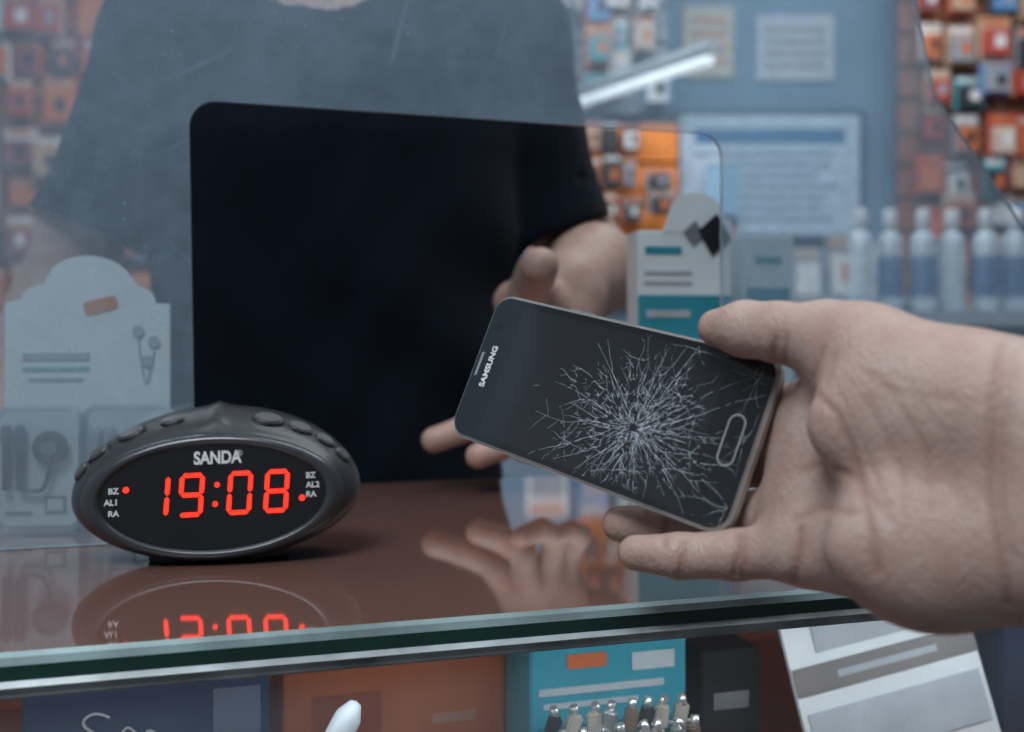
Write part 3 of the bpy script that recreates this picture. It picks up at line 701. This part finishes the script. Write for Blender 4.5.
# ---------------------------------------------------------------- background
pal=[mk('pk_%d'%i,c,.45) for i,c in enumerate([(.55,.15,.05),(.42,.06,.04),(.65,.65,.65),(.03,.03,.035),(.1,.24,.46),(.48,.30,.2),(.24,.05,.07),(.54,.44,.36),(.04,.27,.32),(.28,.29,.33)])]
def packs(name,x0,x1,z0,z1,y,nc,nr,weights,jx=.022,jz=.026):
    bm=bmesh.new(); 
    def bx(c,s,mi):
        r=bmesh.ops.create_cube(bm,size=1); 
        for v in r['verts']: v.co=Vector((v.co.x*s[0]+c[0],v.co.y*s[1]+c[1],v.co.z*s[2]+c[2]+ZC))
        for f in {f for v in r['verts'] for f in v.link_faces}: f.material_index=mi
    cw=(x1-x0)/nc; rh=(z1-z0)/nr
    for i in range(nc):
        for j in range(nr):
            hh=rh*random.uniform(.72,1.05); ww=cw*random.uniform(.65,1.05)
            if not jz: hh=min(hh,rh)
            cx=x0+cw*(i+.5)+random.uniform(-jx,jx); cz=(z0+rh*(j+.5)+random.uniform(-jz,jz)) if jz else z0+hh/2; yy=y-.03-random.uniform(0,.06)
            a=random.choices(range(10),weights)[0]; b=random.choices(range(10),weights)[0]
            bx((cx,yy,cz),(ww,.004,hh),a)
            bx((cx,yy-.012,cz-hh*.12),(ww*.75,.02,hh*.6),b)
            bx((cx+ww*.1,yy-.023,cz-hh*.1),(ww*.3,.003,hh*.3),random.choice((2,3,9,0)))
            bx((cx,yy-.003,cz+hh*.38),(ww*.8,.002,hh*.12),random.choice((2,7,0,5)))
            if jz: bx((cx,(yy-.02+y)/2,cz+hh*.47),(.004,abs(y-yy)+.02,.004),9)
    me=bpy.data.meshes.new(name); bm.to_mesh(me); bm.free()
    for m in pal: me.materials.append(m)
    o=bpy.data.objects.new(name,me); return link(o)
def slat(name,x0,x1,z0,z1,y,mat):
    e=empty(name); n=int((z1-z0)/.1)
    for i in range(n): box('slat_%d'%i,((x0+x1)/2,y,z0+(i+.5)*(z1-z0)/n),(x1-x0,.02,(z1-z0)/n-.012),mat,e)
    box('backing',((x0+x1)/2,y+.014,(z0+z1)/2),(x1-x0,.01,z1-z0),m_black,e)
m_sl=mk('slat_orange',(.35,.10,.04),.6,scale=3)
slat('orange_slatwall',-2.2,-.55,-.6,1.3,3.2,m_sl)
packs('hanging_accessory_packs',-2.15,-.6,-.5,1.25,3.19,14,12,[6,3,2,3,1,5,3,2,.5,1])
slat('grey_slatwall',.02,.50,.72,1.3,3.2,mk('slat_grey',(.30,.33,.38),.6))
packs('hanging_cable_packs',.04,.48,.74,1.28,3.19,5,4,[1,1,3,1,1,1,.5,2,1,3])
slat('rust_slatwall',1.24,2.6,-.6,1.3,3.2,mk('slat_rust',(.30,.12,.07),.6))
packs('hanging_case_packs',1.27,2.55,-.5,1.27,3.19,13,13,[4,3,2.5,3,2,3,3,3,1,2])
slat('orange_display_board',.215,.53,.30,.70,3.2,mk('slat_bright_orange',(.75,.22,.03),.5))
packs('watch_strap_packs',.225,.40,.36,.69,3.19,3,3,[1,0,3,6,0,1,0,1,0,2],.006,.006)
packs('charger_packs',.42,.51,.38,.55,3.19,1,2,[1,0,1,6,0,1,0,1,0,2],.006,.006)
e=empty('notice_poster',TM((.86,3.335,.55)))
box('frame',(0,0,0),(.64,.02,.44),mk('poster_frame',(.05,.09,.15),.4),e,local=True,bevel=.004)
box('sheet',(0,-.012,0),(.60,.004,.40),mk('poster_blue',(.45,.56,.66),.5),e,local=True)
panel(e,'heading',0,.13,.5,.05,mk('poster_head',(.06,.18,.36),.5),y=-.0155)
for i in range(7): panel(e,'text_row_%d'%i,-.02+.02*(i%2),.07-.036*i,.46-.05*(i%3),.013,mk('poster_ink',(.20,.28,.37),.5),y=-.0155)
e=empty('paper_notice',TM((.95,3.34,.98))); box('sheet',(0,0,0),(.26,.004,.22),mk('notice_paper',(.42,.48,.54),.5),e,local=True)
for i in range(4): panel(e,'text_row_%d'%i,0,.06-.04*i,.2,.012,m_grey,y=-.003)
e=empty('paper_notice.001',TM((.66,3.34,1.0))); box('sheet',(0,0,0),(.17,.004,.24),mk('yellowed_paper',(.45,.44,.38),.5),e,local=True)
for i in range(4): panel(e,'text_row_%d'%i,0,.07-.045*i,.12,.012,m_orange,y=-.003)
m_cab=mk('cabinet_blue_grey',(.13,.19,.27),.5,scale=3)
e=empty('back_cabinet')
box('body',(.45,3.05,(fl+.10)/2),(1.55,.40,.10-fl),m_cab,e); box('top',(.45,3.04,.112),(1.58,.44,.02),mk('cabinet_top',(.4,.45,.5),.3),e)
for i in range(3): box('door_%d'%i,(-.05+.5*i,2.845,-.45),(.47,.015,1.0),mk('cabinet_door',(.2,.27,.36),.45),e,bevel=.004)
packs('boxed_goods_row',.05,1.2,.123,.33,3.08,9,1,[1,0,5,1,2,0,0,1,3,3],.01,0)
e=empty('person_photo_stand',TM((.61,2.89,.123)))
box('card',(0,0,.19),(.10,.01,.38),mk('photo_blue',(.25,.42,.58),.5),e,local=True); 
cyl('portrait_head',(.015,-.007,.20),.030,.003,mk('photo_skin',(.4,.22,.16),.5),e,rot=(math.pi/2,0,0),local=True,scale=(1,1.2,1))
prism('portrait_shoulders',[(-.03,.10),(-.02,.15),(.0,.165),(.03,.165),(.05,.15),(.05,.10)],.003,m_black,Matrix.Translation((0,-.009,0)),e)
cyl('portrait_hair',(.015,-.009,.222),.028,.003,m_black,e,rot=(math.pi/2,0,0),local=True,scale=(1,.6,1))
e=empty('bottle_shelf')
box('board',(.98,2.15,.045),(.85,.26,.03),mk('shelf_white',(.40,.46,.54),.4),e)
box('lower_board',(.98,2.15,-.35),(.85,.26,.03),MATS['shelf_white'],e)
for i,x in enumerate((.565,1.395)): box('upright_%d'%i,(x,2.15,(fl+.06)/2),(.02,.26,.06-fl),MATS['shelf_white'],e)
box('back_sheet',(.98,2.275,(fl+.03)/2),(.83,.01,.03-fl),m_cab,e)
m_bot=mk('bottle_white',(.55,.62,.70),.25,coat=.4); m_lab=mk('bottle_label_blue',(.12,.22,.38),.4); m_cap=mk('bottle_cap',(.65,.68,.7),.3)
for i in range(7):
    nm='spray_bottle' if i==0 else 'spray_bottle.%03d'%i
    e=empty(nm,TM((.735+.066*i,2.10+.01*(i%2),.0605)))
    lathe('body',[(0,0),(.024,0),(.026,.004),(.026,.145),(.020,.163),(.011,.170),(.011,.178),(0,.178)],(0,0,0),m_bot,e,local=True)
    lathe('label',[(.0264,.03),(.0266,.031),(.0266,.115),(.0264,.116)],(0,0,0),m_lab if i%3 else MATS['pale_blue_card'],e,local=True)
    lathe('cap',[(0,.176),(.013,.176),(.014,.18),(.014,.212),(.011,.216),(0,.216)],(0,0,0),m_cap,e,local=True)
packs('boxed_goods_row.001',1.2,1.38,.061,.25,2.25,2,1,[2,1,5,1,1,1,0,1,1,1],0,0)
packs('boxed_goods_row.002',.60,1.36,-.334,-.05,2.25,7,1,[2,1,5,1,3,1,0,1,3,1],.005,0)
# tube light
e=empty('tube_light')
a=Vector(W((.13,3.0,.69))); b=Vector(W((.488,2.45,.69))); d=(b-a)
m_tube=mk('tube_glow',(1,1,1),.5,emit=1.0,ecol=(.85,.93,1),var=.01)
o=cyl('tube',(0,0,0),.013,d.length,m_tube,e,local=True); o.location=(a+b)/2; o.rotation_euler=d.to_track_quat('Z','Y').to_euler()
o=cyl('housing',(0,0,0),.018,d.length*1.02,m_lgrey,e,local=True,seg=8); o.location=(a+b)/2+Vector((0,0,.03)); o.rotation_euler=d.to_track_quat('Z','Y').to_euler()
for i,p in enumerate((a.lerp(b,.15),a.lerp(b,.85))):
    cyl('cord_%d'%i,(0,0,0),.002,1.63+ZC-p.z-.05,m_grey,e,local=True,seg=8).location=Vector((p.x,p.y,(1.63+ZC+p.z+.05)/2))

# ---------------------------------------------------------------- lights
def area(name,loc_,rot,sx,sy,pw,col):
    l=bpy.data.lights.new(name,'AREA'); l.shape='RECTANGLE'; l.size=sx; l.size_y=sy; l.energy=pw; l.color=col
    o=bpy.data.objects.new(name,l); link(o); o.location=W(loc_); o.rotation_euler=rot; return o
area('ceiling_lamp_customer',(-.55,-.55,1.5),(math.radians(24),math.radians(8),0),1.0,.7,38,(.88,.95,1))
area('ceiling_lamp_counter',(.5,.85,1.55),(0,math.radians(5),0),1.2,.5,13,(.90,.96,1))
area('ceiling_lamp_shop',(.2,2.1,1.55),(math.radians(34),0,0),3.0,.5,46,(.88,.95,1))
area('case_led_strip',C(.0,.035,ct-.03),(math.radians(25),0,CA),2.2,.015,1.3,(.9,.95,1))
w=bpy.data.worlds.new('room_air'); scene.world=w; w.use_nodes=True
w.node_tree.nodes['Background'].inputs[0].default_value=(.5,.6,.75,1); w.node_tree.nodes['Background'].inputs[1].default_value=.15

# ---------------------------------------------------------------- camera
cd=bpy.data.cameras.new('camera'); co=bpy.data.objects.new('camera',cd); link(co)
co.location=(0,0,ZC); co.rotation_euler=(math.pi/2,0,0); cd.lens=35; cd.sensor_width=36; cd.shift_y=-26/1024
cd.clip_start=.01; cd.dof.use_dof=True; cd.dof.focus_distance=.46; cd.dof.aperture_fstop=5.8
scene.camera=co
